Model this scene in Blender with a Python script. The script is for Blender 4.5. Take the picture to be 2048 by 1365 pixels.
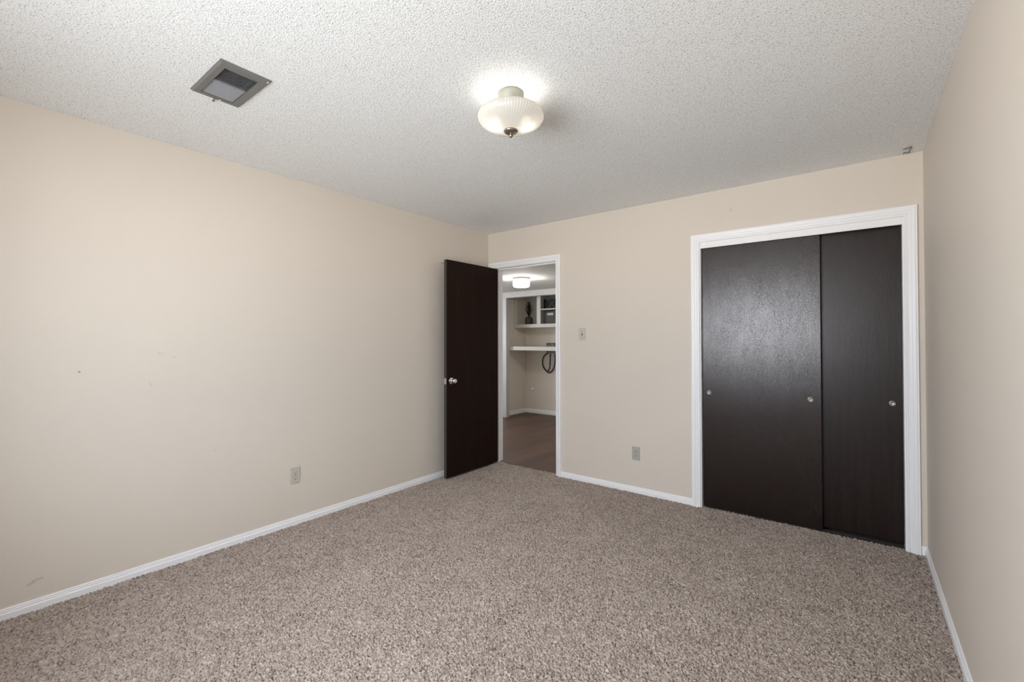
import bpy, bmesh, math, random
import numpy as np
from mathutils import Vector, Matrix

for o in list(bpy.data.objects):
    bpy.data.objects.remove(o, do_unlink=True)
scene = bpy.context.scene
COL = scene.collection
random.seed(4)
rng = np.random.default_rng(7)

# ------------------------------------------------------------------ camera
YAW, PITCH, ROLL = 0.658438, 0.0115686, -0.001583
EYE = Vector((0, 0, 1.2959))
cam_data = bpy.data.cameras.new('camera')
cam_data.sensor_width = 36.0
cam_data.lens = 892.87 / 2048 * 36.0
cam_data.shift_y = -11.8 / 2048
cam_data.clip_start = 0.02
cam = bpy.data.objects.new('camera', cam_data)
COL.objects.link(cam)
fwd = Vector((-math.sin(YAW) * math.cos(PITCH), math.cos(YAW) * math.cos(PITCH), math.sin(PITCH)))
r0 = Vector((math.cos(YAW), math.sin(YAW), 0))
u0 = r0.cross(fwd)
cr, sr = math.cos(ROLL), math.sin(ROLL)
rt, up = r0 * cr + u0 * sr, u0 * cr - r0 * sr
m = Matrix((rt, up, -fwd)).transposed().to_4x4()
m.translation = EYE
cam.matrix_world = m
scene.camera = cam

# ------------------------------------------------------------------ light
world = bpy.data.worlds.new('world')
scene.world = world
world.use_nodes = True
wn = world.node_tree
wn.nodes.clear()
wo = wn.nodes.new('ShaderNodeOutputWorld')
bg = wn.nodes.new('ShaderNodeBackground')
# bright overcast sky; unseen ground glow, shaped to lift the far ceiling and spare the near
wtc = wn.nodes.new('ShaderNodeTexCoord')
wsep = wn.nodes.new('ShaderNodeSeparateXYZ')
wn.links.new(wtc.outputs['Generated'], wsep.inputs[0])
wmr = wn.nodes.new('ShaderNodeMapRange')
wmr.inputs[1].default_value = -1; wmr.inputs[2].default_value = 1
wn.links.new(wsep.outputs['Z'], wmr.inputs[0])
wr = wn.nodes.new('ShaderNodeValToRGB')
wels = wr.color_ramp.elements
stops = [(-1.0, .25), (-.62, .30), (-.34, .72), (-.12, .92), (-.02, .78), (.02, .70), (.25, .80), (.60, .85), (1.0, .80)]
while len(wels) < len(stops): wels.new(.5)
for e_, (z_, v_) in zip(wels, stops):
    e_.position = (z_ + 1) / 2
    tint = (1.0, 1.02, 1.03) if z_ < 0 else (.90, .99, 1.10)
    e_.color = (v_ * tint[0] * .9, v_ * tint[1] * .9, v_ * tint[2] * .9, 1)
wn.links.new(wmr.outputs[0], wr.inputs[0])
wn.links.new(wr.outputs[0], bg.inputs['Color'])
bg.inputs['Strength'].default_value = 22.3
wn.links.new(bg.outputs[0], wo.inputs[0])

# room dimensions (metres): camera at x=0,y=0
XL, XR, YB, YF, H = -3.150, 0.323, 3.653, -0.36, 2.44
HH = 2.103                       # hallway ceiling
WX0, WX1, WZ0, WZ1 = -1.98, -0.40, 0.92, 2.06   # window behind the camera
portal = bpy.data.lights.new('window_daylight', 'AREA')
portal.shape = 'RECTANGLE'
portal.size, portal.size_y = WX1 - WX0, WZ1 - WZ0
portal.cycles.is_portal = True
po = bpy.data.objects.new('window_daylight', portal)
COL.objects.link(po)
po.location = ((WX0 + WX1) / 2, YF - 0.13, (WZ0 + WZ1) / 2)
po.rotation_euler = (math.radians(90), 0, 0)

portal2 = portal.copy()  # portal for the window added at the hall end as fill
portal2.size, portal2.size_y = .75, 1.1
po2 = bpy.data.objects.new('hall_fill_daylight', portal2)
COL.objects.link(po2)
po2.location = (-6.02, 4.375, 1.45)
po2.rotation_euler = (math.radians(90), 0, math.radians(-90))

BULB = 21.0        # emission of the bulbs in the glass bowl
HALL = 46.0         # emission of the hallway drum
scene.cycles.max_bounces = 24
scene.cycles.diffuse_bounces = 16
scene.cycles.glossy_bounces = 6
scene.view_settings.view_transform = 'Standard'
scene.view_settings.look = 'None'
scene.view_settings.exposure = 0.0
scene.view_settings.gamma = 1.0
scene.view_settings.use_curve_mapping = False

# ------------------------------------------------------------------ materials
def nt_new(name):
    mt = bpy.data.materials.new(name)
    mt.use_nodes = True
    nt = mt.node_tree
    return mt, nt, nt.nodes['Principled BSDF']

def N(nt, typ, **kw):
    n = nt.nodes.new(typ)
    for k, v in kw.items():
        setattr(n, k, v)
    return n

def coord(nt, scale=(1, 1, 1)):
    tc = N(nt, 'ShaderNodeTexCoord')
    mp = N(nt, 'ShaderNodeMapping')
    mp.inputs['Scale'].default_value = scale
    nt.links.new(tc.outputs['Object'], mp.inputs['Vector'])
    return mp.outputs[0]

def noise(nt, vec, scale, detail=2, rough=.5):
    n = N(nt, 'ShaderNodeTexNoise')
    n.inputs['Scale'].default_value = scale
    n.inputs['Detail'].default_value = detail
    n.inputs['Roughness'].default_value = rough
    nt.links.new(vec, n.inputs['Vector'])
    return n.outputs['Fac']

def ramp(nt, fac, stops):
    r = N(nt, 'ShaderNodeValToRGB')
    els = r.color_ramp.elements
    while len(els) < len(stops):
        els.new(0.5)
    for e, (p, c) in zip(els, stops):
        e.position = p
        e.color = (*c, 1) if len(c) == 3 else c
    nt.links.new(fac, r.inputs[0])
    return r.outputs[0]

def bump(nt, h, dist, strength=1.0, prev=None):
    b = N(nt, 'ShaderNodeBump')
    b.inputs['Distance'].default_value = dist
    b.inputs['Strength'].default_value = strength
    nt.links.new(h, b.inputs['Height'])
    if prev is not None:
        nt.links.new(prev, b.inputs['Normal'])
    return b.outputs[0]

def math_n(nt, op, a, b=None, c=None):
    n = N(nt, 'ShaderNodeMath', operation=op)
    for i, v in enumerate((a, b, c)):
        if v is None: continue
        if isinstance(v, (int, float)): n.inputs[i].default_value = v
        else: nt.links.new(v, n.inputs[i])
    return n.outputs[0]

def mixc(nt, fac, a, b):
    n = N(nt, 'ShaderNodeMix', data_type='RGBA')
    if isinstance(fac, (int, float)): n.inputs[0].default_value = fac
    else: nt.links.new(fac, n.inputs[0])
    for i, v in ((6, a), (7, b)):
        if isinstance(v, tuple): n.inputs[i].default_value = (*v, 1)
        else: nt.links.new(v, n.inputs[i])
    return n.outputs[2]

def segment(nt, a, b, w, soft=.5):
    """mask that is 1 on the segment a-b (object space), 0 beyond width w"""
    tc = N(nt, 'ShaderNodeTexCoord')
    A, B = Vector(a), Vector(b)
    d = B - A
    s1 = N(nt, 'ShaderNodeVectorMath', operation='SUBTRACT')
    nt.links.new(tc.outputs['Object'], s1.inputs[0]); s1.inputs[1].default_value = A
    dt = N(nt, 'ShaderNodeVectorMath', operation='DOT_PRODUCT')
    nt.links.new(s1.outputs[0], dt.inputs[0])
    dt.inputs[1].default_value = d / max(d.length_squared, 1e-9)
    t = N(nt, 'ShaderNodeClamp'); nt.links.new(dt.outputs['Value'], t.inputs[0])
    sc = N(nt, 'ShaderNodeVectorMath', operation='SCALE')
    sc.inputs[0].default_value = d; nt.links.new(t.outputs[0], sc.inputs['Scale'])
    s2 = N(nt, 'ShaderNodeVectorMath', operation='DISTANCE')
    nt.links.new(s1.outputs[0], s2.inputs[0]); nt.links.new(sc.outputs[0], s2.inputs[1])
    mr = N(nt, 'ShaderNodeMapRange')
    nt.links.new(s2.outputs['Value'], mr.inputs[0])
    mr.inputs[1].default_value = w * soft; mr.inputs[2].default_value = w
    mr.inputs[3].default_value = 1; mr.inputs[4].default_value = 0
    return mr.outputs[0]

def plain(name, col, rough=.5, metal=0.0, spec=.5, var=1.0):
    mt, nt, p = nt_new(name)
    v = coord(nt)
    n = noise(nt, v, 60, 2)
    c = ramp(nt, n, [(0.3, tuple(x * (1 - .05 * var) for x in col)), (0.7, tuple(min(1, x * (1 + .04 * var)) for x in col))])
    nt.links.new(c, p.inputs['Base Color'])
    p.inputs['Roughness'].default_value = rough
    p.inputs['Metallic'].default_value = metal
    p.inputs['Specular IOR Level'].default_value = spec
    return mt

def wall_paint(name, col, marks=()):
    mt, nt, p = nt_new(name)
    v = coord(nt)
    c = ramp(nt, noise(nt, v, 1.3, 3), [(0.3, tuple(x * .985 for x in col)), (0.7, tuple(x * 1.01 for x in col))])
    for a, b, w, k in marks:
        f = math_n(nt, 'MULTIPLY', segment(nt, a, b, w), k)
        c = mixc(nt, f, c, tuple(x * .45 for x in col))
    nt.links.new(c, p.inputs['Base Color'])
    p.inputs['Roughness'].default_value = .62
    p.inputs['Specular IOR Level'].default_value = .35
    b1 = bump(nt, noise(nt, v, 110, 2), .0009, .5)
    b2 = bump(nt, noise(nt, v, 7, 3), .006, .25, b1)
    nt.links.new(b2, p.inputs['Normal'])
    return mt

WALLC = (.705, .640, .562)
M = {}
M['wall'] = wall_paint('beige_paint', WALLC)
M['wall_left'] = wall_paint('beige_paint_marked', WALLC, [
    ((XL, .452, 1.138), (XL, .454, 1.137), .006, .9),
    ((XL, .285, .128), (XL, .30, .133), .010, .30),
    ((XL, .300, .140), (XL, .33, .142), .006, .35),
    ((XL, .78, 1.225), (XL, .80, 1.222), .006, .22),
    ((XL, .85, 1.20), (XL, .86, 1.20), .004, .25),
    ((XL, 1.06, .62), (XL, 1.07, .62), .004, .25),
    ((XL, .74, 1.06), (XL, .75, 1.04), .005, .2)])
M['wall_back'] = wall_paint('beige_paint_back', WALLC, [
    ((-.745, YB, 2.27), (-.742, YB, 2.28), .007, .35),
    ((-1.9, YB, 1.27), (-1.899, YB, 1.27), .005, .3)])

def popcorn(name, col, s=1.0):
    mt, nt, p = nt_new(name)
    v = coord(nt)
    n1 = noise(nt, v, 165 * s, 2, .5)
    vo = N(nt, 'ShaderNodeTexVoronoi'); vo.inputs['Scale'].default_value = 165 * s
    nt.links.new(v, vo.inputs['Vector'])
    blob = math_n(nt, 'SUBTRACT', 1.0, vo.outputs['Distance'])
    h = math_n(nt, 'ADD', math_n(nt, 'MULTIPLY', blob, .6), n1)
    # small grey specks scattered by noise
    c = ramp(nt, noise(nt, v, 170 * s, 2, .5), [(0.28, tuple(x * .50 for x in col)), (0.40, tuple(x * .96 for x in col)), (.60, tuple(min(.95, x * 1.06) for x in col))])
    nt.links.new(c, p.inputs['Base Color'])
    p.inputs['Roughness'].default_value = .9
    p.inputs['Specular IOR Level'].default_value = .2
    nt.links.new(bump(nt, h, .0040, .65), p.inputs['Normal'])
    return mt
M['ceiling'] = popcorn('popcorn_ceiling', (.875, .90, .92))
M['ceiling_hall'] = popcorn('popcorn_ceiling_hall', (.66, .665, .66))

M['trim'] = plain('white_gloss_trim', (.90, .90, .915), .38, var=.1)
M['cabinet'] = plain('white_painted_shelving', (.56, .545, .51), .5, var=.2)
M['plate'] = plain('almond_plastic', (.56, .53, .47), .4)
M['hall_wall'] = wall_paint('pale_hall_paint', (.74, .69, .62))
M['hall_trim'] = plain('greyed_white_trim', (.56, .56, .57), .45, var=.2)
M['slot'] = plain('dark_slot', (.02, .018, .015), .7)
M['chrome'] = plain('chrome', (.78, .76, .73), .16, 1.0)
M['nickel'] = plain('brushed_nickel', (.34, .31, .27), .32, 1.0)
M['pull'] = plain('satin_pull', (.62, .58, .53), .30, 1.0)
M['vent'] = plain('grey_painted_metal', (.17, .168, .163), .5)
M['slat'] = plain('grey_slat_metal', (.30, .305, .325), .45)
M['duct'] = plain('dark_duct', (.03, .03, .03), .8)
M['canopy'] = plain('cream_canopy', (.36, .352, .30), .4)
M['black'] = plain('black_rubber', (.012, .012, .013), .5)
M['basket'] = plain('black_lattice', (.01, .01, .01), .5)
M['liner'] = plain('grey_liner', (.45, .45, .46), .8)
M['wire'] = plain('dark_grey_wire', (.10, .10, .095), .5)
M['tagp'] = plain('grey_tag_plate', (.40, .40, .38), .5)
M['pot'] = plain('brown_pot', (.055, .045, .042), .6)
M['leaf'] = plain('dark_green_leaf', (.016, .022, .012), .6)
M['hookm'] = plain('dull_hook_metal', (.18, .18, .17), .5, .6)
M['tub'] = plain('grey_valve_box', (.30, .30, .30), .5)
M['brass'] = plain('brass_pin', (.45, .38, .27), .35, 1.0)

def dark_wood(name, rough, col_a, col_b, crack=0.0, marks=(), spec=.5):
    mt, nt, p = nt_new(name)
    g = coord(nt, (38, 38, 1.6))
    g2 = coord(nt, (160, 160, 9))
    n1 = noise(nt, g, 1.0, 5, .6)
    n2 = noise(nt, g2, 1.0, 3, .6)
    big = noise(nt, coord(nt), 2.2, 3)
    mx = math_n(nt, 'ADD', math_n(nt, 'MULTIPLY', n1, .6), math_n(nt, 'MULTIPLY', n2, .4))
    c = ramp(nt, mx, [(0.32, col_a), (0.68, col_b)])
    rr = math_n(nt, 'ADD', math_n(nt, 'MULTIPLY', big, .07), rough - .035)
    hgt = n2
    if crack:
        # crazed old varnish: short vertical checks
        cv = coord(nt, (300, 300, 62))
        vo = N(nt, 'ShaderNodeTexVoronoi', feature='DISTANCE_TO_EDGE')
        vo.inputs['Scale'].default_value = 1.0
        nt.links.new(cv, vo.inputs['Vector'])
        mr = N(nt, 'ShaderNodeMapRange')
        nt.links.new(vo.outputs['Distance'], mr.inputs[0])
        mr.inputs[1].default_value = 0.0; mr.inputs[2].default_value = .14
        mr.inputs[3].default_value = 1; mr.inputs[4].default_value = 0
        sel = ramp(nt, noise(nt, coord(nt, (14, 14, 5)), 1.0, 3), [(0.20, (.35, .35, .35)), (.80, (.85, .85, .85))])
        lines = math_n(nt, 'MULTIPLY', mr.outputs[0], sel)
        lines = math_n(nt, 'MULTIPLY', lines, crack)
        c = mixc(nt, lines, c, (.008, .005, .005))
        rr = math_n(nt, 'ADD', rr, math_n(nt, 'MULTIPLY', lines, .04))
        sp_ = math_n(nt, 'SUBTRACT', spec, math_n(nt, 'MULTIPLY', lines, spec * .85))
        nt.links.new(sp_, p.inputs['Specular IOR Level'])
        hgt = math_n(nt, 'SUBTRACT', n2, math_n(nt, 'MULTIPLY', lines, .8))
    for a, b, w, k in marks:
        f = math_n(nt, 'MULTIPLY', segment(nt, a, b, w), k)
        c = mixc(nt, f, c, (.30, .24, .20))
    nt.links.new(c, p.inputs['Base Color'])
    nt.links.new(rr, p.inputs['Roughness'])
    if not crack:
        p.inputs['Specular IOR Level'].default_value = spec
    p.inputs['Specular Tint'].default_value = (1, .955, .95, 1)
    nt.links.new(bump(nt, hgt, .0006, .55), p.inputs['Normal'])
    return mt
DA, DB = (.0062, .0029, .0024), (.0175, .0092, .0076)
M['door_swing'] = dark_wood('dark_door_wood', .50, (.011, .005, .0032), (.021, .0098, .0066), 0, [
    ((-3.010, 2.903, .50), (-3.010, 2.903, .52), .003, .6),
    ((-3.010, 2.903, .325), (-3.010, 2.906, .335), .003, .7),
    ((-3.010, 3.12, .93), (-3.010, 3.16, .935), .002, .3)], spec=.10)
yd = 3.683
M['door_left'] = dark_wood('dark_closet_wood_front', .245, DA, DB, .8, [
    ((-.215, yd, .66), (-.207, yd, .60), .0025, .7), ((-.212, yd, .46), (-.201, yd, .38), .0022, .6),
    ((-.425, yd, .375), (-.424, yd, .376), .004, .8), ((-.918, yd, .27), (-.912, yd, .20), .002, .5),
    ((-.60, yd, .64), (-.575, yd, .638), .0022, .6), ((-.62, yd, .86), (-.59, yd, .84), .002, .35),
    ((-.60, yd, .82), (-.575, yd, .80), .002, .3), ((-.72, yd, .84), (-.71, yd, .825), .002, .3)], spec=.85)
M['door_right'] = dark_wood('dark_closet_wood_back', .33, DA, (.021, .0125, .0100), .35, spec=.45)

def plank_floor():
    mt, nt, p = nt_new('brown_plank_floor')
    tc = N(nt, 'ShaderNodeTexCoord')
    mp = N(nt, 'ShaderNodeMapping')
    mp.inputs['Rotation'].default_value = (0, 0, math.radians(90))
    nt.links.new(tc.outputs['Object'], mp.inputs['Vector'])
    br = N(nt, 'ShaderNodeTexBrick')
    br.inputs['Scale'].default_value = 1.0
    br.inputs['Brick Width'].default_value = 1.1
    br.inputs['Row Height'].default_value = .15
    br.inputs['Mortar Size'].default_value = .0012
    br.inputs['Color1'].default_value = (.125, .072, .050, 1)
    br.inputs['Color2'].default_value = (.088, .050, .036, 1)
    br.inputs['Mortar'].default_value = (.03, .018, .013, 1)
    nt.links.new(mp.outputs[0], br.inputs['Vector'])
    g = noise(nt, coord(nt, (30, 1.5, 1)), 1.0, 4, .6)
    gr = ramp(nt, g, [(0.3, (.78, .78, .78)), (.7, (1.12, 1.1, 1.08))])
    mul = N(nt, 'ShaderNodeMix', data_type='RGBA', blend_type='MULTIPLY')
    mul.inputs[0].default_value = 1
    nt.links.new(br.outputs['Color'], mul.inputs[6]); nt.links.new(gr, mul.inputs[7])
    nt.links.new(mul.outputs[2], p.inputs['Base Color'])
    p.inputs['Roughness'].default_value = .5
    nt.links.new(bump(nt, g, .0005, .4), p.inputs['Normal'])
    return mt
M['planks'] = plank_floor()

def carpet_mat():
    mt, nt, p = nt_new('beige_frieze_carpet')
    at = N(nt, 'ShaderNodeAttribute', attribute_name='yarn')
    v = coord(nt)
    fine = noise(nt, v, 420, 2, .6)
    big = noise(nt, v, 3.0, 3, .6)
    f = math_n(nt, 'ADD', at.outputs['Fac'], math_n(nt, 'MULTIPLY', math_n(nt, 'SUBTRACT', fine, .5), .35))
    f = math_n(nt, 'ADD', f, math_n(nt, 'MULTIPLY', math_n(nt, 'SUBTRACT', big, .5), .22))
    c = ramp(nt, f, [(0.10, (.07, .046, .035)), (.30, (.27, .212, .176)), (.52, (.455, .372, .316)), (.92, (.67, .58, .51))])
    # dark yarn plies, and shade of pile crevices painted in as thin curling flecks
    nz = N(nt, 'ShaderNodeTexNoise')
    nz.inputs['Scale'].default_value = 88; nz.inputs['Detail'].default_value = 1.5
    nz.inputs['Distortion'].default_value = .9
    nt.links.new(v, nz.inputs['Vector'])
    rid = math_n(nt, 'ABSOLUTE', math_n(nt, 'SUBTRACT', nz.outputs['Fac'], .5))
    mrk = N(nt, 'ShaderNodeMapRange')
    nt.links.new(rid, mrk.inputs[0])
    mrk.inputs[1].default_value = .012; mrk.inputs[2].default_value = .055
    mrk.inputs[3].default_value = 1.0; mrk.inputs[4].default_value = 0
    sel = ramp(nt, noise(nt, v, 60, 2), [(.32, (0, 0, 0)), (.52, (1, 1, 1))])
    c = mixc(nt, math_n(nt, 'MULTIPLY', mrk.outputs[0], sel), c, (.085, .058, .044))
    nt.links.new(c, p.inputs['Base Color'])
    p.inputs['Roughness'].default_value = .95
    p.inputs['Specular IOR Level'].default_value = .15
    p.inputs['Sheen Weight'].default_value = .15
    nt.links.new(bump(nt, noise(nt, v, 300, 3, .6), .003, .7), p.inputs['Normal'])
    return mt
M['carpet'] = carpet_mat()

def glass_bowl_mat():
    mt, nt, p = nt_new('ribbed_frosted_glass')
    nt.nodes.remove(p)
    out = nt.nodes['Material Output']
    tl = N(nt, 'ShaderNodeBsdfTranslucent'); tl.inputs[0].default_value = (.60, .59, .565, 1)
    df = N(nt, 'ShaderNodeBsdfDiffuse'); df.inputs[0].default_value = (.88, .87, .85, 1)
    gl = N(nt, 'ShaderNodeBsdfGlossy'); gl.inputs['Roughness'].default_value = .25
    tr = N(nt, 'ShaderNodeBsdfTransparent')
    m1 = N(nt, 'ShaderNodeMixShader'); m1.inputs[0].default_value = .42
    m2 = N(nt, 'ShaderNodeMixShader'); m2.inputs[0].default_value = .05
    m3 = N(nt, 'ShaderNodeMixShader'); m3.inputs[0].default_value = .10
    nt.links.new(tl.outputs[0], m1.inputs[1]); nt.links.new(df.outputs[0], m1.inputs[2])
    nt.links.new(m1.outputs[0], m2.inputs[1]); nt.links.new(gl.outputs[0], m2.inputs[2])
    nt.links.new(m2.outputs[0], m3.inputs[1]); nt.links.new(tr.outputs[0], m3.inputs[2])
    nt.links.new(m3.outputs[0], out.inputs[0])
    return mt
M['bowl'] = glass_bowl_mat()

def emit(name, col, s):
    mt, nt, p = nt_new(name)
    p.inputs['Base Color'].default_value = (.9, .9, .88, 1)
    p.inputs['Emission Color'].default_value = (*col, 1)
    p.inputs['Emission Strength'].default_value = s
    return mt
M['bulb'] = emit('lit_bulb', (1.0, .93, .82), BULB)
M['drum'] = emit('lit_drum_glass', (1.0, .96, .88), HALL)

# ------------------------------------------------------------------ mesh helpers
def link(name, bm, mat, parent=None, smooth=False, loc=None):
    me = bpy.data.meshes.new(name)
    bmesh.ops.recalc_face_normals(bm, faces=bm.faces)
    bm.to_mesh(me); bm.free()
    o = bpy.data.objects.new(name, me)
    COL.objects.link(o)
    me.materials.append(mat)
    if smooth:
        for pl in me.polygons: pl.use_smooth = True
    if parent is not None: o.parent = parent
    if loc: o.location = loc
    return o

def box(bm, x0, x1, y0, y1, z0, z1, bev=0.0, seg=1):
    r = bmesh.ops.create_cube(bm, size=1)
    vs = r['verts']
    for v in vs:
        v.co = Vector((x0 + (v.co.x + .5) * (x1 - x0), y0 + (v.co.y + .5) * (y1 - y0), z0 + (v.co.z + .5) * (z1 - z0)))
    if bev:
        es = list({e for v in vs for e in v.link_edges})
        bmesh.ops.bevel(bm, geom=es, offset=bev, segments=seg, affect='EDGES', profile=.6)
    return vs

def BX(*b, bev=0.0, seg=1):
    bm = bmesh.new()
    box(bm, *b, bev=bev, seg=seg)
    return bm

def lathe(bm, prof, n=48, center=(0, 0, 0), axis='Z', rib=0.0, ribn=0, cap=True):
    """prof: (r, h) pairs; axis Z, Y or X"""
    cx, cy, cz = center
    rings = []
    for r, h in prof:
        ring = []
        for i in range(n):
            a = 2 * math.pi * i / n
            rr = r * (1 + (rib * math.cos(ribn * a) if rib else 0))
            p, q = rr * math.cos(a), rr * math.sin(a)
            co = {'Z': (cx + p, cy + q, cz + h), 'Y': (cx + p, cy + h, cz + q), 'X': (cx + h, cy + p, cz + q)}[axis]
            ring.append(bm.verts.new(co))
        rings.append(ring)
    for a, b in zip(rings, rings[1:]):
        for i in range(n):
            j = (i + 1) % n
            bm.faces.new((a[i], a[j], b[j], b[i]))
    if cap:
        for ring in (rings[0], rings[-1]):
            if (ring[0].co - ring[n // 2].co).length > 1e-5:
                bm.faces.new(ring)
    return bm

def tube(bm, pts, r, n=10):
    # smooth the path with Catmull-Rom, then sweep a circle
    P = [Vector(p) for p in pts]
    path = []
    for i in range(len(P) - 1):
        p0, p1, p2, p3 = P[max(i - 1, 0)], P[i], P[i + 1], P[min(i + 2, len(P) - 1)]
        for k in range(8):
            t = k / 8
            path.append(.5 * ((2 * p1) + (-p0 + p2) * t + (2 * p0 - 5 * p1 + 4 * p2 - p3) * t * t + (-p0 + 3 * p1 - 3 * p2 + p3) * t ** 3))
    path.append(P[-1])
    prev = None
    up_ = Vector((0, 1, .01)).normalized()
    for i, c in enumerate(path):
        d = (path[min(i + 1, len(path) - 1)] - path[max(i - 1, 0)]).normalized()
        a = d.cross(up_)
        if a.length < 1e-4: a = d.cross(Vector((1, 0, 0)))
        a.normalize(); b = d.cross(a)
        ring = [bm.verts.new(c + r * (a * math.cos(t) + b * math.sin(t))) for t in [2 * math.pi * j / n for j in range(n)]]
        if prev:
            for j in range(n):
                bm.faces.new((prev[j], prev[(j + 1) % n], ring[(j + 1) % n], ring[j]))
        else:
            bm.faces.new(ring)
        prev = ring
    bm.faces.new(prev)
    return bm

def tag(o, label, cat, group=None, kind=None):
    if label: o['label'] = label
    if cat: o['category'] = cat
    if group: o['group'] = group
    if kind: o['kind'] = kind
    return o

def thing(name, loc, label, cat, group=None, kind=None):
    o = bpy.data.objects.new(name, None)
    o.empty_display_size = .1
    o.location = loc
    COL.objects.link(o)
    return tag(o, label, cat, group, kind)

def part(name, bm, mat, root, smooth=False):
    """mesh is written in world coordinates; shift into the root's frame"""
    off = Vector((0, 0, 0)); r = root
    while r is not None:
        off += r.location; r = r.parent
    bmesh.ops.translate(bm, verts=bm.verts, vec=-off)
    return link(name, bm, mat, root, smooth)

def struct(name, bm, mat, label, cat, smooth=False):
    return tag(link(name, bm, mat, None, smooth), label, cat, kind='structure')

# ------------------------------------------------------------------ shell
T = .12
YB2 = YB + T
# door and closet openings in the back wall
DX0, DX1, DZ = -3.05, -2.292, 2.060
CX0, CX1, CZ = -.972, .232, 2.056

bm = BX(XL - .1, XR + .1, YF - .14, YB, -.16, -.012)
struct('floor', bm, plain('subfloor', (.25, .2, .16), .9), 'subfloor slab under the beige carpet of the room', 'floor')

bm = bmesh.new()
box(bm, XL - T, XL, YF - .14, YB2, -.16, H)
struct('wall_left', bm, M['wall_left'], 'long beige wall on the left with a nail hole and scuffs', 'wall')

bm = bmesh.new()
box(bm, XR, XR + T, YF - .14, 5.0, -.16, H)
struct('wall_right', bm, M['wall'], 'beige wall at the right edge beside the closet', 'wall')

bm = bmesh.new()
J = .019
box(bm, XL, DX0 - J, YB, YB2, -.16, H)
box(bm, DX0 - J, DX1 + J, YB, YB2, DZ + J, H)
box(bm, DX1 + J, CX0 - J, YB, YB2, -.16, H)
box(bm, CX0 - J, CX1 + J, YB, YB2, CZ + J, H)
box(bm, CX1 + J, XR, YB, YB2, -.16, H)
struct('wall_back', bm, M['wall_back'], 'beige wall holding the open doorway and the sliding closet', 'wall')

bm = bmesh.new()
box(bm, XL, WX0, YF - .14, YF, -.16, H)
box(bm, WX1, XR, YF - .14, YF, -.16, H)
box(bm, WX0, WX1, YF - .14, YF, -.16, WZ0)
box(bm, WX0, WX1, YF - .14, YF, WZ1, H)
struct('wall_front', bm, M['wall'], 'beige wall with the daylight window behind the viewer', 'wall')

# window behind the camera
w = thing('window_1', (WX0, YF, WZ0), 'white framed window behind the viewer that lights the room', 'window', kind='structure')
bm = bmesh.new()
for b in [(WX0, WX0 + .04, WZ0, WZ1), (WX1 - .04, WX1, WZ0, WZ1), (WX0 + .04, WX1 - .04, WZ0, WZ0 + .04), (WX0 + .04, WX1 - .04, WZ1 - .04, WZ1)]:
    box(bm, b[0], b[1], YF - .10, YF - .04, b[2], b[3])
mx_ = (WX0 + WX1) / 2
box(bm, mx_ - .02, mx_ + .02, YF - .095, YF - .045, WZ0 + .04, WZ1 - .04)
part('window_frame', bm, M['trim'], w)
part('window_sill', BX(WX0 - .04, WX1 + .04, YF + .001, YF + .05, WZ0 - .03, WZ0, bev=.004), M['trim'], w)

# ceiling with the hole for the vent
VX0, VX1, VY0, VY1 = -2.382, -2.028, .698, .900
GX0, GX1, GY0, GY1 = -2.352, -2.074, .730, .865
bm = bmesh.new()
E0, E1, F0, F1 = XL - T, XR + T, YF - .14, YB2
box(bm, E0, GX0, F0, F1, H, H + .1)
box(bm, GX1, E1, F0, F1, H, H + .1)
box(bm, GX0, GX1, F0, GY0, H, H + .1)
box(bm, GX0, GX1, GY1, F1, H, H + .1)
struct('ceiling', bm, M['ceiling'], 'white popcorn textured bedroom ceiling', 'ceiling')

# closet cavity
bm = bmesh.new()
box(bm, CX0 - .25, CX0 - .15, YB2, YB2 + .65, -.16, H)
box(bm, CX0 - .15, XR, YB2 + .55, YB2 + .65, -.16, H)
struct('wall_closet', bm, M['wall'], 'inner closet walls behind the dark sliding doors', 'wall')
struct('ceiling_closet', BX(CX0 - .25, XR, YB2, YB2 + .65, H, H + .1), M['ceiling'], 'closet ceiling behind the dark sliding doors', 'ceiling')
struct('floor_closet', BX(CX0 - .25, XR, YB, YB2 + .65, -.16, -.02), plain('closet_floor', (.12, .09, .07), .9), 'closet floor behind the dark sliding doors', 'floor')

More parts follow.
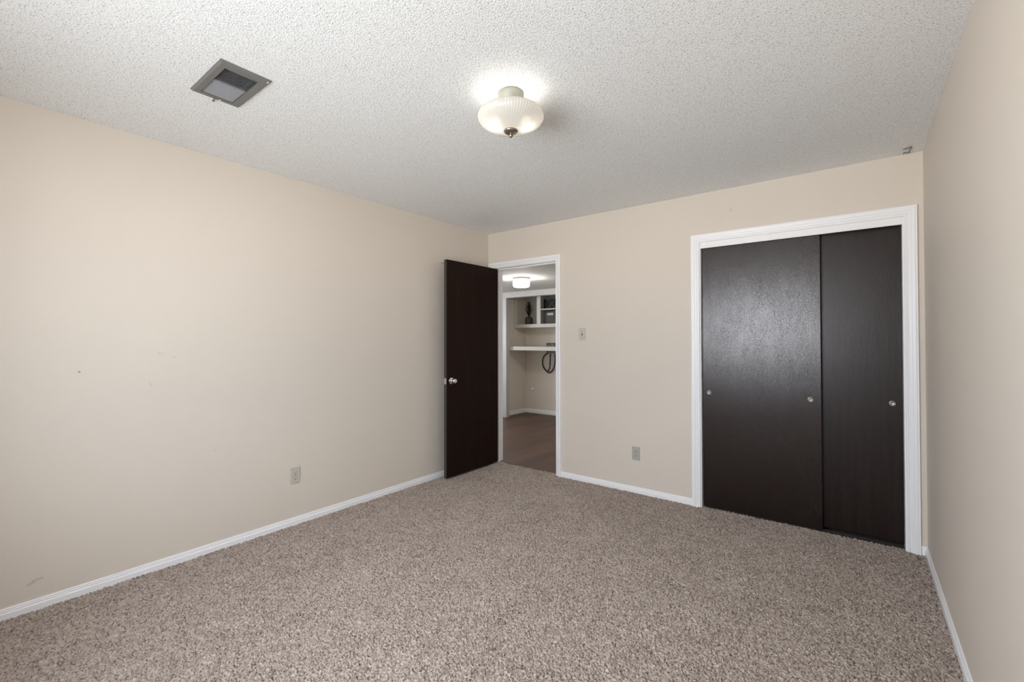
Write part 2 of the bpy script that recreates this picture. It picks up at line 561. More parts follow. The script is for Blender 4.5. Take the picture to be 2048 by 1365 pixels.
# ------------------------------------------------------------------ carpet (real relief)
def carpet():
    step = .0030
    x = np.arange(XL + .001, XR, step); y = np.arange(YF + .001, YB + .055, step)
    sp = .0080
    nx, ny = int((x[-1] - x[0]) / sp) + 5, int((y[-1] - y[0]) / sp) + 5
    jx = rng.random((ny, nx)); jy = rng.random((ny, nx)); hh = rng.random((ny, nx))
    ang = rng.random((ny, nx)) * math.pi
    val = np.clip(rng.normal(.56, .12, (ny, nx)), 0, 1)
    X, Y = np.meshgrid(x, y)
    X = X + rng.uniform(-.0012, .0012, X.shape); Y = Y + rng.uniform(-.0012, .0012, Y.shape)
    U = (X - x[0]) / sp + 2; V = (Y - y[0]) / sp + 2
    iu = np.floor(U).astype(int); iv = np.floor(V).astype(int)
    best = np.full(X.shape, -9.0); col = np.zeros(X.shape)
    for dv in (-1, 0, 1):
        for du in (-1, 0, 1):
            a = np.clip(iu + du, 0, nx - 1); b = np.clip(iv + dv, 0, ny - 1)
            ddx = U - (a + jx[b, a]); ddy = V - (b + jy[b, a])
            th = ang[b, a]
            p = ddx * np.cos(th) + ddy * np.sin(th); q = -ddx * np.sin(th) + ddy * np.cos(th)
            d2 = (p / 1.30) ** 2 + (q / .55) ** 2
            h = .62 * hh[b, a] + .62 - 1.35 * d2 ** 1.35
            s = h > best
            best = np.where(s, h, best); col = np.where(s, val[b, a], col)
    # long soft undulation of the trodden pile
    def soft(k):
        g = rng.random((int((y[-1] - y[0]) / k) + 3, int((x[-1] - x[0]) / k) + 3))
        fy = (Y - y[0]) / k; fx = (X - x[0]) / k
        i = np.clip(np.floor(fy).astype(int), 0, g.shape[0] - 2); j = np.clip(np.floor(fx).astype(int), 0, g.shape[1] - 2)
        ty = np.clip(fy - i, 0, 1); tx = np.clip(fx - j, 0, 1); ty = ty * ty * (3 - 2 * ty); tx = tx * tx * (3 - 2 * tx)
        return (g[i, j] * (1 - ty) * (1 - tx) + g[i + 1, j] * ty * (1 - tx) + g[i, j + 1] * (1 - ty) * tx + g[i + 1, j + 1] * ty * tx)
    best = np.clip(best, -.9, 1.4)
    Z = -.0100 + .0112 * best + .003 * soft(.14) - .002
    yarn = np.clip(col * .8 + .12 + .10 * (soft(.05) - .5), 0, 1)
    inside = np.ones(X.shape, bool)
    inside &= ~((Y > YB - .001) & ~(((X > DX0 + .002) & (X < DX1 - .002) & (Y < YB + .048)) | ((X > CX0 + .003) & (X < CX1 - .003) & (Y < YB + .026))))
    ry, rx = X.shape
    idx = np.arange(ry * rx).reshape(ry, rx)
    f = np.stack([idx[:-1, :-1], idx[:-1, 1:], idx[1:, 1:], idx[1:, :-1]], -1).reshape(-1, 4)
    ok = inside.reshape(-1)[f].all(1)
    f = f[ok]
    used = np.zeros(ry * rx, bool); used[f.reshape(-1)] = True
    remap = np.cumsum(used) - 1
    co = np.stack([X, Y, Z], -1).reshape(-1, 3)[used].astype(np.float32)
    f = remap[f].astype(np.int32)
    me = bpy.data.meshes.new('carpet')
    me.vertices.add(len(co)); me.vertices.foreach_set('co', co.reshape(-1))
    me.loops.add(f.size); me.loops.foreach_set('vertex_index', f.reshape(-1))
    me.polygons.add(len(f)); me.polygons.foreach_set('loop_start', np.arange(0, f.size, 4, dtype=np.int32))
    me.update(calc_edges=True)
    me.polygons.foreach_set('use_smooth', np.ones(len(f), bool))
    at = me.attributes.new('yarn', 'FLOAT', 'POINT')
    at.data.foreach_set('value', yarn.reshape(-1)[used].astype(np.float32))
    me.validate()
    o = bpy.data.objects.new('carpet', me); COL.objects.link(o)
    me.materials.append(M['carpet'])
    tag(o, 'beige and brown flecked frieze carpet covering the bedroom floor', 'carpet', kind='stuff')
carpet()

# ------------------------------------------------------------------ baseboards
BP = [(0, .050), (.004, .0505), (.0065, .047), (.0065, .0405), (.0085, .0375), (.0085, .0355), (.0068, .0335), (.0068, .0315), (.0095, .029), (.0112, .026), (.0112, -.015), (0, -.015)]
def baseboard(name, p0, p1, nrm, label, k=1.0, zt=1.0):
    """sweep the moulding profile from p0 to p1, protruding along nrm"""
    bm = bmesh.new()
    A, B = Vector((*p0, 0)), Vector((*p1, 0)); n = Vector((*nrm, 0))
    r = []
    for P in (A, B):
        r.append([bm.verts.new(P + n * (t * k) + Vector((0, 0, z * (zt if z > 0 else 1)))) for t, z in BP])
    L_ = len(BP)
    for i in range(L_):
        bm.faces.new((r[0][i], r[0][(i + 1) % L_], r[1][(i + 1) % L_], r[1][i]))
    bm.faces.new(r[0]); bm.faces.new(r[1])
    return struct(name, bm, M['trim'], label, 'baseboard')
baseboard('baseboard_left', (XL, YF), (XL, YB - .021), (1, 0), 'white grooved baseboard along the long left wall')
baseboard('baseboard_back', (DX1 + .0575, YB), (CX0 - .0625, YB), (0, -1), 'white baseboard between the doorway and the closet')
baseboard('baseboard_corner', (CX1 + .0635, YB), (XR, YB), (0, -1), 'short white baseboard piece right of the closet casing')
baseboard('baseboard_right', (XR, YF), (XR, YB - .012), (-1, 0), 'white baseboard along the wall at the right edge')
baseboard('baseboard_front', (XL + .012, YF), (XR - .012, YF), (0, 1), 'white baseboard below the window behind the viewer')

# ------------------------------------------------------------------ casings and jambs
def casing(bm, xl, xr, zt, yw, prof, kl=1.0, sgn=-1, z0=-.012):
    st = []
    for t, d in prof:
        st.append([bm.verts.new(c) for c in ((xl - t * kl, yw + sgn * d, z0), (xl - t * kl, yw + sgn * d, zt + t),
                                             (xr + t, yw + sgn * d, zt + t), (xr + t, yw + sgn * d, z0))])
    n = len(prof)
    for i in range(n):
        j = (i + 1) % n
        for s in range(3):
            bm.faces.new((st[i][s], st[i][s + 1], st[j][s + 1], st[j][s]))
    bm.faces.new([s[0] for s in st]); bm.faces.new([s[3] for s in st])
CP = [(0, 0), (0, .009), (.003, .011), (.010, .011), (.012, .0085), (.016, .0085), (.019, .012), (.030, .0135), (.033, .0165), (.044, .0185), (.0475, .0185), (.049, .0160), (.053, .0160), (.0555, .0175), (.0575, .0165), (.0575, 0)]

bm = bmesh.new()
cp = [(t * .93 + .003, d) for t, d in CP]
casing(bm, DX0, DX1, DZ + .002, YB, cp, kl=1.55)
# jamb boards and door stops
box(bm, DX0 - J, DX0, YB, YB2, -.012, DZ + J)
box(bm, DX1, DX1 + J, YB, YB2, -.012, DZ + J)
box(bm, DX0, DX1, YB, YB2, DZ, DZ + J)
box(bm, DX0, DX0 + .011, YB + .040, YB + .075, -.008, DZ - .011, bev=.002)
box(bm, DX1 - .011, DX1, YB + .040, YB + .075, -.008, DZ - .011, bev=.002)
box(bm, DX0, DX1, YB + .040, YB + .075, DZ - .013, DZ - .0005, bev=.002)
casing(bm, DX0, DX1, DZ, YB2, cp, kl=1.0, sgn=1)
struct('trim_1', bm, M['trim'], 'white casing and jamb around the open doorway', 'door trim')

bm = bmesh.new()
casing(bm, CX0, CX1, CZ, YB, [(t * 1.07, d) for t, d in CP])
box(bm, CX0 - J, CX0 + .008, YB + .0005, YB2, -.015, CZ + J)
box(bm, CX1 - .008, CX1 + J, YB + .0005, YB2, -.015, CZ + J)
box(bm, CX0, CX1, YB + .03, YB2, CZ, CZ + J)
box(bm, CX0 + .008, CX1 - .008, YB + .001, YB + .016, 2.010, CZ + J, bev=.0015)
struct('trim_2', bm, M['trim'], 'white stepped casing with fascia board around the closet', 'closet trim')

# ------------------------------------------------------------------ swing door
DXF = -3.009      # room-side face of the open slab
d1 = thing('door_1', (-3.045, 3.645, .018), 'dark brown flat door swung open against the left wall', 'door', kind='structure')
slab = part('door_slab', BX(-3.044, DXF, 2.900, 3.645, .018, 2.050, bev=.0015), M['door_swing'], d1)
slab.data.materials.append(plain('window_lit_door_edge', (.048, .036, .033), .5))     # latch-side edge: less varnish, window light painted in as a lighter brown
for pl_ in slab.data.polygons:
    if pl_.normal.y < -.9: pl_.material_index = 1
def knob_prof(s=1.0):
    return [(0.0001, .062), (.010, .0615), (.019, .058), (.0245, .051), (.0255, .044), (.0225, .037), (.014, .031), (.0105, .026), (.0105, .012),
            (.017, .009), (.024, .0065), (.031, .0045), (.0325, .002), (.0325, 0)]
KZ = .916
for sgn, xf in ((1, DXF), (-1, -3.044)):
    bm = bmesh.new()
    lathe(bm, [(r, sgn * h * (1 if sgn > 0 else .95)) for r, h in knob_prof()], 40, (xf, 2.962, KZ), 'X')
    part('door_knob', bm, M['chrome'], d1, True)
bm = BX(-3.040, -3.013, 2.8985, 2.9005, KZ - .028, KZ + .028, bev=.0005)
box(bm, -3.033, -3.019, 2.888, 2.9, KZ - .011, KZ + .011, bev=.002)
part('latch_plate', bm, M['chrome'], d1)
for z in (.22, 1.03, 1.84):
    bm = bmesh.new()
    lathe(bm, [(.0045, 0), (.0055, .004), (.0055, .084), (.0045, .088)], 14, (-3.053, 3.6495, z), 'Z')
    part('hinge', bm, M['brass'], d1, True)
# pin sticking out of the back face near the top
bm = bmesh.new()
tube(bm, [(-3.044, 2.935, 2.028), (-3.080, 2.925, 2.029), (-3.096, 2.921, 2.026)], .0035, 8)
lathe(bm, [(.0001, -.006), (.005, -.004), (.006, 0), (.005, .004), (.0001, .006)], 12, (-3.099, 2.920, 2.026), 'X')
hk = part('hook', bm, M['brass'], d1, True)
hk['label'] = 'small pale metal hook near the top of the door'

# ------------------------------------------------------------------ closet sliding doors
def pull(root, x, y, z):
    bm = bmesh.new()
    lathe(bm, [(.0125, .001), (.0155, -.0015), (.0165, -.0035), (.0155, -.0055), (.0135, -.0055), (.012, -.004), (.0108, -.0010), (.0001, -.0010)], 32, (x, y, z), 'Y')
    p_ = part('finger_pull', bm, M['pull'], root, True)
    q = bmesh.new()
    lathe(q, [(.0001, -.0036), (.0025, -.0034), (.0036, -.0020), (.0036, -.0008)], 16, (x - .001, y, z), 'Y')
    part('screw', q, M['nickel'], p_, True)
d2 = thing('door_2', (CX0 + .012, yd, .008), 'dark brown crazed sliding closet door in front on the left', 'sliding door', kind='structure')
part('door_panel', BX(CX0 + .0125, -.197, yd, yd + .028, .008, 2.030, bev=.0015), M['door_left'], d2)
pull(d2, -.913, yd, .888)
pull(d2, -.258, yd, .886)
yr = 3.730
d3 = thing('door_3', (-.30, yr, .014), 'plain dark brown sliding closet door behind on the right', 'sliding door', kind='structure')
part('door_panel', BX(-.30, CX1 - .0095, yr, yr + .028, .016, 2.030, bev=.0015), M['door_right'], d3)
pull(d3, .172, yr, .891)
# bottom guide behind the doors, top track
bm = BX(CX0 + .01, CX1 - .01, YB + .035, YB2, 2.036, 2.054)
struct('trim_3', bm, M['slot'], 'dark sliding door track above the closet doors', 'track')
bm = BX(CX0 + .01, CX1 - .01, yd + .034, yr - .006, -.018, .004, bev=.001)
struct('trim_4', bm, M['slot'], 'dark floor guide under the closet doors', 'track')

# ------------------------------------------------------------------ outlets and switch
def outlet(frame, label, group=None, grey=None):
    """frame(u, v, d) -> world point: u across, v up, d out of the wall"""
    root = thing('wall_outlet', frame(0, 0, 0), label, 'outlet', group)
    def bxx(bm, u0_, u1_, v0, v1, d0, d1_, bev=0):
        a, b = frame(u0_, v0, d0), frame(u1_, v1, d1_)
        box(bm, min(a[0], b[0]), max(a[0], b[0]), min(a[1], b[1]), max(a[1], b[1]), min(a[2], b[2]), max(a[2], b[2]), bev=bev)
    bm = bmesh.new(); bxx(bm, -.035, .035, -.057, .057, 0, .006, .0022)
    part('cover_plate', bm, grey or M['plate'], root)
    for v in (.0195, -.0195):
        bm = bmesh.new(); bxx(bm, -.0165, .0165, v - .014, v + .014, .0055, .0085, .0018)
        rc = part('receptacle', bm, grey or M['plate'], root)
        for (a, b, c, d) in ((-.0085, -.0060, v - .003, v + .0055), (.0058, .0083, v - .002, v + .0050), (-.0024, .0024, v - .0105, v - .0062)):
            bm = bmesh.new(); bxx(bm, a, b, c, d, .0080, .0089)
            part('slot', bm, M['slot'], rc)
    bm = bmesh.new(); bxx(bm, -.003, .003, -.003, .003, .0055, .0068, .001)
    part('screw', bm, M['nickel'], root)
    return root
outlet(lambda u, v, d: Vector((XL + d, 1.564 + u, .345 + v)), 'almond double outlet low on the long left wall')
outlet(lambda u, v, d: Vector((-1.495 + u, YB - d, .333 + v)), 'grey-beige double outlet on the wall between doorway and closet', grey=plain('grey_almond_plastic', (.44, .43, .38), .4))

sw = thing('light_switch', (-2.0055, YB, 1.351), 'almond toggle light switch plate right of the doorway', 'light switch')
part('cover_plate', BX(-2.0405, -1.9705, YB - .006, YB, 1.294, 1.408, bev=.0022), M['plate'], sw)
bm = bmesh.new()
box(bm, -2.0105, -2.0005, YB - .0068, YB - .0055, 1.339, 1.363)
slot_ = part('slot', bm, M['slot'], sw)
bm = BX(-2.0090, -2.0020, YB - .016, YB - .006, 1.3535, 1.3615, bev=.0015)
part('toggle', bm, M['plate'], sw)
for z in (1.321, 1.381):
    bm = bmesh.new(); lathe(bm, [(.0001, -.0075), (.003, -.007), (.0034, -.0058)], 12, (-2.0055, YB, z), 'Y')
    part('screw', bm, M['nickel'], sw, True)

# ------------------------------------------------------------------ ceiling vent
v = thing('ceiling_vent', (-2.205, .799, H), 'grey metal louvred air vent set in the popcorn ceiling', 'air vent')
bm = bmesh.new()
def frame_ring(bm, outer, inner, z0, z1, zi):
    """flat frame: outer rect at z1 (against ceiling), face dropped to z0, inner lip rises to zi"""
    def rect(r, z): return [bm.verts.new((x, y, z)) for x, y in ((r[0], r[2]), (r[1], r[2]), (r[1], r[3]), (r[0], r[3]))]
    o1 = rect(outer, z1)
    o2 = rect((outer[0] + .001, outer[1] - .001, outer[2] + .001, outer[3] - .001), z1 - .003)
    o3 = rect((outer[0] + .009, outer[1] - .009, outer[2] + .009, outer[3] - .009), z0)
    i1 = rect(inner, z0 + .001)
    i2 = rect(inner, zi)
    for a, b in ((o1, o2), (o2, o3), (o3, i1), (i1, i2)):
        for k in range(4):
            bm.faces.new((a[k], a[(k + 1) % 4], b[(k + 1) % 4], b[k]))
frame_ring(bm, (VX0, VX1, VY0, VY1), (GX0, GX1, GY0, GY1), H - .010, H - .0002, H + .03)
part('frame', bm, M['vent'], v)
bm = bmesh.new()
vs = box(bm, GX0 + .002, GX1 - .002, GY0 + .002, GY1 - .002, H + .030, H + .25)
bm.faces.ensure_lookup_table()
bmesh.ops.delete(bm, geom=[f for f in bm.faces if f.calc_center_median().z < H + .04], context='FACES')
part('duct', bm, M['duct'], v)
ns = 22
for i in range(ns):
    cx = GX0 + .007 + (GX1 - GX0 - .014) * i / (ns - 1)
    left = cx < (GX0 + GX1) / 2 - .001
    # left bank turns its faces to the room, right bank is seen edge-on into the duct
    a = math.radians(-42 if left else 41)
    bm = bmesh.new()
    hw = .0078
    box(bm, -hw, hw, GY0 + .0035, GY1 - .0035, -.0005, .0005)
    bmesh.ops.rotate(bm, verts=bm.verts, cent=(0, 0, 0), matrix=Matrix.Rotation(a, 3, 'Y'))
    bmesh.ops.translate(bm, verts=bm.verts, vec=(cx, 0, H + .001))
    part('slat', bm, M['slat'], v)
part('divider', BX((GX0 + GX1) / 2 - .0015, (GX0 + GX1) / 2 + .0015, GY0 + .003, GY1 - .003, H - .006, H + .012), M['slat'], v)
bm = BX(VX0 + .010, VX0 + .020, .786, .792, H - .020, H - .0095, bev=.001)
box(bm, VX0 + .000, VX0 + .012, .784, .794, H - .022, H - .017, bev=.001)
part('lever', bm, M['vent'], v)
for (sx, sy) in ((VX0 + .016, .812), (VX1 - .012, .886)):
    bm = bmesh.new(); lathe(bm, [(.0001, -.0125), (.003, -.012), (.0042, -.0095)], 12, (sx, sy, H), 'Z')
    part('screw', bm, M['trim'], v, True)

# ------------------------------------------------------------------ ceiling light with glass bowl
LX, LY = -1.260, 1.623
cl = thing('ceiling_light', (LX, LY, H), 'lit semi-flush ceiling light with ribbed white glass bowl and nickel finial', 'ceiling light')
bm = bmesh.new()
lathe(bm, [(.0001, -.001), (.0595, -.001), (.0600, -.008), (.0585, -.022), (.0560, -.026), (.0555, -.036), (.0500, -.040), (.0495, -.046), (.0440, -.048), (.020, -.046), (.0001, -.044)], 56, (LX, LY, H), 'Z')
part('canopy', bm, M['canopy'], cl, True)
bm = bmesh.new()
lathe(bm, [(.0095, -.045), (.0095, -.168), (.0001, -.170)], 20, (LX, LY, H), 'Z')
part('stem', bm, M['canopy'], cl, True)
bm = bmesh.new()
prof = [(.118, -.083), (.136, -.088), (.1475, -.097), (.1520, -.109), (.1505, -.120), (.142, -.133), (.127, -.145), (.106, -.156), (.082, -.1645), (.055, -.170), (.028, -.1735), (.010, -.1745)]
inner = [(r - .0035 if r > .012 else r, h + .0032) for r, h in reversed(prof)]
lathe(bm, prof, 288, (LX, LY, H), 'Z', rib=.0075, ribn=72, cap=False)
lathe(bm, inner, 96, (LX, LY, H), 'Z', cap=False)
part('glass_bowl', bm, M['bowl'], cl, True)
bm = bmesh.new()
lathe(bm, [(.0001, -.170), (.030, -.1715), (.0335, -.1745), (.0320, -.180), (.024, -.1855), (.010, -.1885), (.0055, -.1895),
           (.0085, -.1925), (.0100, -.1975), (.0085, -.2025), (.0045, -.2060), (.0001, -.207)], 36, (LX, LY, H), 'Z')
part('finial', bm, M['nickel'], cl, True)
for ang in (200, 20):
    a = math.radians(ang)
    # bulbs lie along the diameter that crosses the view
    bx_, by_ = LX + .070 * math.cos(a + math.radians(18)), LY + .070 * math.sin(a + math.radians(18))
    bm = bmesh.new()
    bmesh.ops.create_uvsphere(bm, u_segments=20, v_segments=12, radius=.024)
    bmesh.ops.translate(bm, verts=bm.verts, vec=(bx_, by_, H - .132))
    part('bulb', bm, M['bulb'], cl, True)
    bm = bmesh.new()
    d = Vector((bx_ - LX, by_ - LY, 0)).normalized()
    tube(bm, [(LX + d.x * .008, LY + d.y * .008, H - .095), (LX + d.x * .030, LY + d.y * .030, H - .106), (bx_ - d.x * .022, by_ - d.y * .022, H - .124)], .009, 10)
    part('bulb_socket', bm, M['canopy'], cl, True)

# small bent hook on the ceiling by the closet corner
bm = bmesh.new()
tube(bm, [(.228, 3.545, H - .003), (.240, 3.533, H - .006), (.255, 3.515, H - .007), (.262, 3.520, H - .008), (.257, 3.560, H - .011), (.258, 3.592, H - .010),
          (.262, 3.612, H - .007), (.250, 3.622, H - .005), (.238, 3.610, H - .004), (.233, 3.632, H - .003)], .0028, 8)
o = link('ceiling_hook', bm, M['hookm'], None, True)
tag(o, 'small grey bent wire hook on the ceiling above the closet corner', 'hook')

# ------------------------------------------------------------------ hallway
HX0, HX1 = -5.9, -1.6
HY = 5.88; AY = 6.55; AX = -4.76; AX1 = -3.30
struct('floor_hall', BX(HX0, HX1, YB + .05, AY + .1, -.16, -.002), M['planks'], 'brown wood plank floor of the hallway through the doorway', 'floor')
struct('ceiling_hall', BX(HX0, HX1, YB2, AY + .1, HH, HH + .1), M['ceiling_hall'], 'lower popcorn ceiling of the hallway through the doorway', 'ceiling')
bm = bmesh.new()
for b in [(YB2, 4.0, -.16, HH), (4.75, AY + .1, -.16, HH), (4.0, 4.75, -.16, .9), (4.0, 4.75, 2.0, HH)]:
    box(bm, HX0 - .1, HX0, *b)
struct('wall_hall_left', bm, M['hall_wall'], 'beige hallway end wall with an added fill-light opening on the left', 'wall')
bm = bmesh.new()
for b in [(4.0, 4.04, .9, 2.0), (4.71, 4.75, .9, 2.0), (4.04, 4.71, .9, .94), (4.04, 4.71, 1.96, 2.0)]:
    box(bm, HX0 - .08, HX0 - .03, *b)
struct('fill_window', bm, M['trim'], 'white framed unseen window added at the left end of the hallway as fill light', 'window')  # unseen window, added to brighten the hallway
struct('wall_hall_right', BX(HX1, HX1 + .1, YB2, AY + .1, -.16, HH), M['hall_wall'], 'beige end wall of the hallway on the right', 'wall')
struct('wall_hall_front', BX(HX0, XL - T, YB2 - .12, YB2, -.16, HH), M['hall_wall'], 'beige hallway wall beyond the left side of the doorway', 'wall')
bm = bmesh.new()
box(bm, HX0, AX, HY + .018, AY + .1, -.16, HH)
box(bm, AX, AX1 + .1, AY, AY + .1, -.16, HH)
struct('wall_alcove_left', bm, M['hall_wall'], 'beige left and rear walls of the laundry alcove', 'wall')
struct('wall_alcove_right', BX(AX1, HX1, HY + .018, AY, -.16, HH), M['hall_wall'], 'beige wall right of the laundry alcove', 'wall')
bm = bmesh.new()
box(bm, AX - .02, AX + .088, HY, HY + .09, -.002, 2.007, bev=.002)
box(bm, AX - .02, AX1 + .05, HY - .012, HY + .09, 2.007, HH - .001, bev=.003)
box(bm, AX - .02, AX1 + .05, HY - .016, HY - .010, 2.012, 2.022)
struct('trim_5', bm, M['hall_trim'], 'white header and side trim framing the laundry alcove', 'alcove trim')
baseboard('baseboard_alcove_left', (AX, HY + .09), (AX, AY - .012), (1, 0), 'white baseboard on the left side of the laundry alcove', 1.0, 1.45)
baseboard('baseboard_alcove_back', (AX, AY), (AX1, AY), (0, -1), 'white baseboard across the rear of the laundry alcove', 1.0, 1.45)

# hallway drum light
hx, hy = -3.435, 4.64
hl = thing('hallway_light', (hx, hy, HH), 'lit white drum flush light on the hallway ceiling', 'ceiling light')
bm = bmesh.new(); lathe(bm, [(.0001, -.001), (.110, -.001), (.114, -.006), (.114, -.018), (.108, -.022), (.0001, -.022)], 48, (hx, hy, HH), 'Z')
part('base_ring', bm, plain('beige_ring', (.22, .205, .17), .5), hl, True)
bm = bmesh.new(); lathe(bm, [(.102, -.022), (.107, -.028), (.107, -.098), (.100, -.112), (.080, -.119), (.0001, -.121)], 48, (hx, hy, HH), 'Z')
part('glass_drum', bm, M['drum'], hl, True)

# upper open cabinet
CY = 6.20
cb = thing('wall_cabinet', (AX, AY, 1.51), 'white open wall cabinet with face frame high in the laundry alcove', 'cabinet')
bm = bmesh.new()
box(bm, AX + .002, AX + .074, CY, CY + .02, 1.511, HH - .002, bev=.001)
box(bm, -4.269, -4.193, CY, CY + .02, 1.570, HH - .002, bev=.001)
box(bm, AX + .074, AX1 - .002, CY, CY + .02, 1.511, 1.570, bev=.001)
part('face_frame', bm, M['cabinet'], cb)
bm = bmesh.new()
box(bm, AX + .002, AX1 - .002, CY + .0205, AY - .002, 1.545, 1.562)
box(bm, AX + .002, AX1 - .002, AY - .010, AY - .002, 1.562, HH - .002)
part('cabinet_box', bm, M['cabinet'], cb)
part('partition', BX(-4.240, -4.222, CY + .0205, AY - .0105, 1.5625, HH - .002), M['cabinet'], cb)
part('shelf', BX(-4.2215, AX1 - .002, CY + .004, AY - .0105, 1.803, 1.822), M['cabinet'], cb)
# wide shelf
o = link('wall_shelf', BX(AX + .001, AX1 - .001, 5.97, 6.500, 1.127, 1.192, bev=.002), M['cabinet'])
tag(o, 'thick white shelf spanning the alcove below the open cabinet', 'shelf')

# potted plant
px, py, pz = -4.558, 6.375, 1.5622
pl = thing('potted_plant', (px, py, pz), 'spiky dark green plant in a brown pot in the left cabinet bay', 'plant')
bm = bmesh.new()
lathe(bm, [(.0001, 0), (.050, 0), (.060, .02), (.068, .06), (.066, .10), (.055, .138), (.050, .142), (.044, .134), (.0001, .130)], 28, (px, py, pz), 'Z', rib=.03, ribn=9)
part('pot', bm, M['pot'], pl, True)
for k in range(64):
    t = k / 63
    a = k * 2.39996
    z0 = pz + .128 + t * .20
    ln = .150 * (1 - .30 * t)
    out = (.105 * (1 - .80 * t) + .010) * random.uniform(.7, 1.15)
    if k % 9 == 0: out *= 1.25
    wdt = .0115
    d = Vector((math.cos(a), math.sin(a), 0)); s = Vector((-d.y, d.x, 0))
    bm = bmesh.new()
    rows = []
    for i in range(6):
        q = i / 5
        c = Vector((px, py, z0)) + d * (out * q ** 1.3 * .95) + Vector((0, 0, ln * q))
        ww = wdt * (1 - q) ** .7 + .0006
        rows.append([bm.verts.new(c - s * ww), bm.verts.new(c + Vector((0, 0, -.002)) - d * .002), bm.verts.new(c + s * ww), bm.verts.new(c + d * .0015)])
    for r1, r2 in zip(rows, rows[1:]):
        for i in range(4):
            bm.faces.new((r1[i], r1[(i + 1) % 4], r2[(i + 1) % 4], r2[i]))
    bm.faces.new(rows[0]); bm.faces.new(rows[-1])
    part('leaf', bm, M['leaf'], pl)

# black lattice basket on the cabinet shelf
def lattice(bm, x0, x1, y0, y1, z0, z1, cell, r):
    """diagonal strands on the four sides"""
    def strands(P, Q, Wd):
        n = max(1, round(Wd / cell)); Hh = z1 - z0; m_ = max(1, round(Hh / cell))
        cw, ch = Wd / n, Hh / m_
        for i in range(-m_, n + 1):
            for sg in (1, -1):
                a0 = i if sg > 0 else n - i
                s0, t0 = (i, 0); s1_, t1 = (i + m_, m_)
                if s0 < 0: t0 = -s0; s0 = 0
                if s1_ > n: t1 = m_ - (s1_ - n); s1_ = n
                if t1 <= t0: continue
                ua, ub = s0 * cw / Wd, s1_ * cw / Wd
                if sg < 0: ua, ub = 1 - ua, 1 - ub
                A = P.lerp(Q, ua) + Vector((0, 0, t0 * ch)); B = P.lerp(Q, ub) + Vector((0, 0, t1 * ch))
                d = (B - A).normalized(); nn = (Q - P).normalized().cross(Vector((0, 0, 1))); sd = d.cross(nn)
                vs_ = [bm.verts.new(E_ + sd * r * p1 + nn * r * .5 * p2) for E_ in (A, B) for p1, p2 in ((-1, -1), (1, -1), (1, 1), (-1, 1))]
                for f in ((0, 1, 2, 3), (4, 5, 6, 7), (0, 1, 5, 4), (1, 2, 6, 5), (2, 3, 7, 6), (3, 0, 4, 7)):
                    bm.faces.new([vs_[q] for q in f])
    c = [Vector((x0, y0, z0)), Vector((x1, y0, z0)), Vector((x1, y1, z0)), Vector((x0, y1, z0))]
    for i in range(4):
        strands(c[i], c[(i + 1) % 4], (c[(i + 1) % 4] - c[i]).length)
bk = thing('lattice_basket', (-4.0, 6.36, 1.8222), 'black lattice basket with pale openings on the upper cabinet shelf', 'basket')
bm = bmesh.new()
lattice(bm, -4.170, -3.82, 6.27, 6.46, 1.832, 1.985, .030, .0085)
part('lattice', bm, M['basket'], bk)
bm = BX(-4.170, -3.82, 6.266, 6.464, 1.8222, 1.834)
for b in ((-4.174, -3.816, 6.264, 6.274), (-4.174, -3.816, 6.456, 6.466)):
    box(bm, *b, 1.978, 1.990)
for b in ((-4.174, -4.164), (-3.826, -3.816)):
    box(bm, *b, 6.274, 6.456, 1.978, 1.990)
part('rim', bm, M['basket'], bk)
part('liner', BX(-4.160, -3.83, 6.284, 6.446, 1.835, 1.940), M['liner'], bk)

# grey wire basket below it
wb = thing('wire_basket', (-4.0, 6.36, 1.5622), 'dark grey mesh basket with a tag plate below the lattice basket', 'basket')
bm = bmesh.new()
for i in range(19):
    xx = -4.18 + i * .02
    box(bm, xx - .0014, xx + .0014, 6.27, 6.273, 1.566, 1.782)
for i in range(12):
    zz = 1.568 + i * .0194
    box(bm, -4.182, -3.818, 6.2675, 6.270, zz - .0014, zz + .0014)
    box(bm, -4.182, -4.179, 6.27, 6.46, zz - .0014, zz + .0014)
    box(bm, -3.821, -3.818, 6.27, 6.46, zz - .0014, zz + .0014)
for i in range(10):
    yy = 6.275 + i * .02
    box(bm, -4.182, -4.179, yy - .0014, yy + .0014, 1.566, 1.782)
    box(bm, -3.821, -3.818, yy - .0014, yy + .0014, 1.566, 1.782)
box(bm, -4.182, -3.818, 6.455, 6.460, 1.5625, 1.782)
box(bm, -4.182, -3.818, 6.27, 6.46, 1.5625, 1.5655)
part('wire_sides', bm, M['wire'], wb)
part('liner', BX(-4.176, -3.824, 6.277, 6.452, 1.567, 1.765), plain('charcoal_liner', (.11, .11, .105), .9), wb)
part('tag_plate', BX(-4.098, -3.98, 6.262, 6.2665, 1.712, 1.752, bev=.001), M['tagp'], wb)

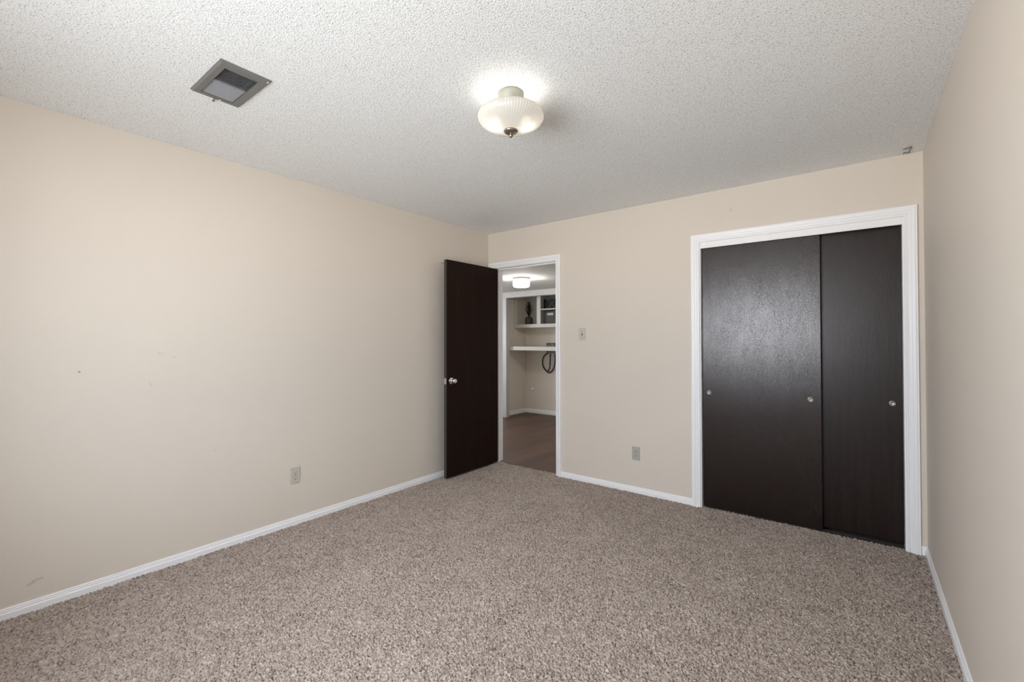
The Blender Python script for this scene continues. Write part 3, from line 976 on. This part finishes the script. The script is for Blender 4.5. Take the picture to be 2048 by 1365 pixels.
# washer valve box and its two hoses
vb = thing('valve_box', (-4.19, AY, 1.07), 'grey washer valve box on the alcove wall behind the shelf', 'valve box')
bm = bmesh.new()
for b in ((-4.283, -4.275, 1.07, 1.252), (-4.108, -4.100, 1.07, 1.252), (-4.275, -4.108, 1.244, 1.252), (-4.275, -4.108, 1.07, 1.078)):
    box(bm, b[0], b[1], AY - .034, AY - .001, b[2], b[3])
box(bm, -4.275, -4.108, AY - .006, AY - .001, 1.078, 1.244)
part('tub', bm, M['tub'], vb)
for x_ in (-4.235, -4.150):
    bm = bmesh.new(); lathe(bm, [(.0001, 0), (.011, 0), (.012, .018), (.007, .022), (.007, .045), (.0001, .047)], 14, (x_, AY - .020, 1.195), 'Z')
    part('valve', bm, M['chrome'], vb, True)
hs = (('hose', [(-4.262, 6.525, 1.066), (-4.290, 6.52, 1.055), (-4.345, 6.52, 1.005), (-4.369, 6.52, .925), (-4.350, 6.52, .83), (-4.295, 6.52, .765), (-4.235, 6.52, .733), (-4.175, 6.52, .765), (-4.125, 6.52, .845), (-4.108, 6.52, .95), (-4.112, 6.525, 1.066)], .0105,
       'black hose looping in a wide oval below the alcove shelf'),
      ('hose', [(-4.188, 6.495, 1.066), (-4.190, 6.492, .98), (-4.198, 6.492, .86), (-4.212, 6.492, .79), (-4.245, 6.495, .752), (-4.270, 6.498, .765)], .0095,
       'black hose hanging straight down inside the looped one'))
for nm, pts, r, lb in hs:
    bm = tube(bmesh.new(), pts, r, 10)
    tag(link(nm, bm, M['black'], None, True), lb, 'hose', 'washer hoses hanging under the alcove shelf')

# round cap on the rear wall
bm = bmesh.new()
lathe(bm, [(.0001, -.030), (.016, -.028), (.026, -.020), (.030, -.008), (.031, -.0005)], 28, (-4.605, AY, .419), 'Y')
tag(link('drain_plug', bm, M['trim'], None, True), 'round pale plug sticking out low on the alcove rear wall', 'plug')

# dark outlet, mostly hidden behind the doorway trim
od = thing('wall_outlet', (-4.078, AY, .220), 'dark outlet low on the alcove wall cut off by the doorway trim', 'outlet')
part('cover_plate', BX(-4.113, -4.043, AY - .007, AY - .0005, .165, .275, bev=.002), M['slot'], od)
part('receptacle', BX(-4.095, -4.061, AY - .011, AY - .007, .180, .260, bev=.002), M['black'], od)
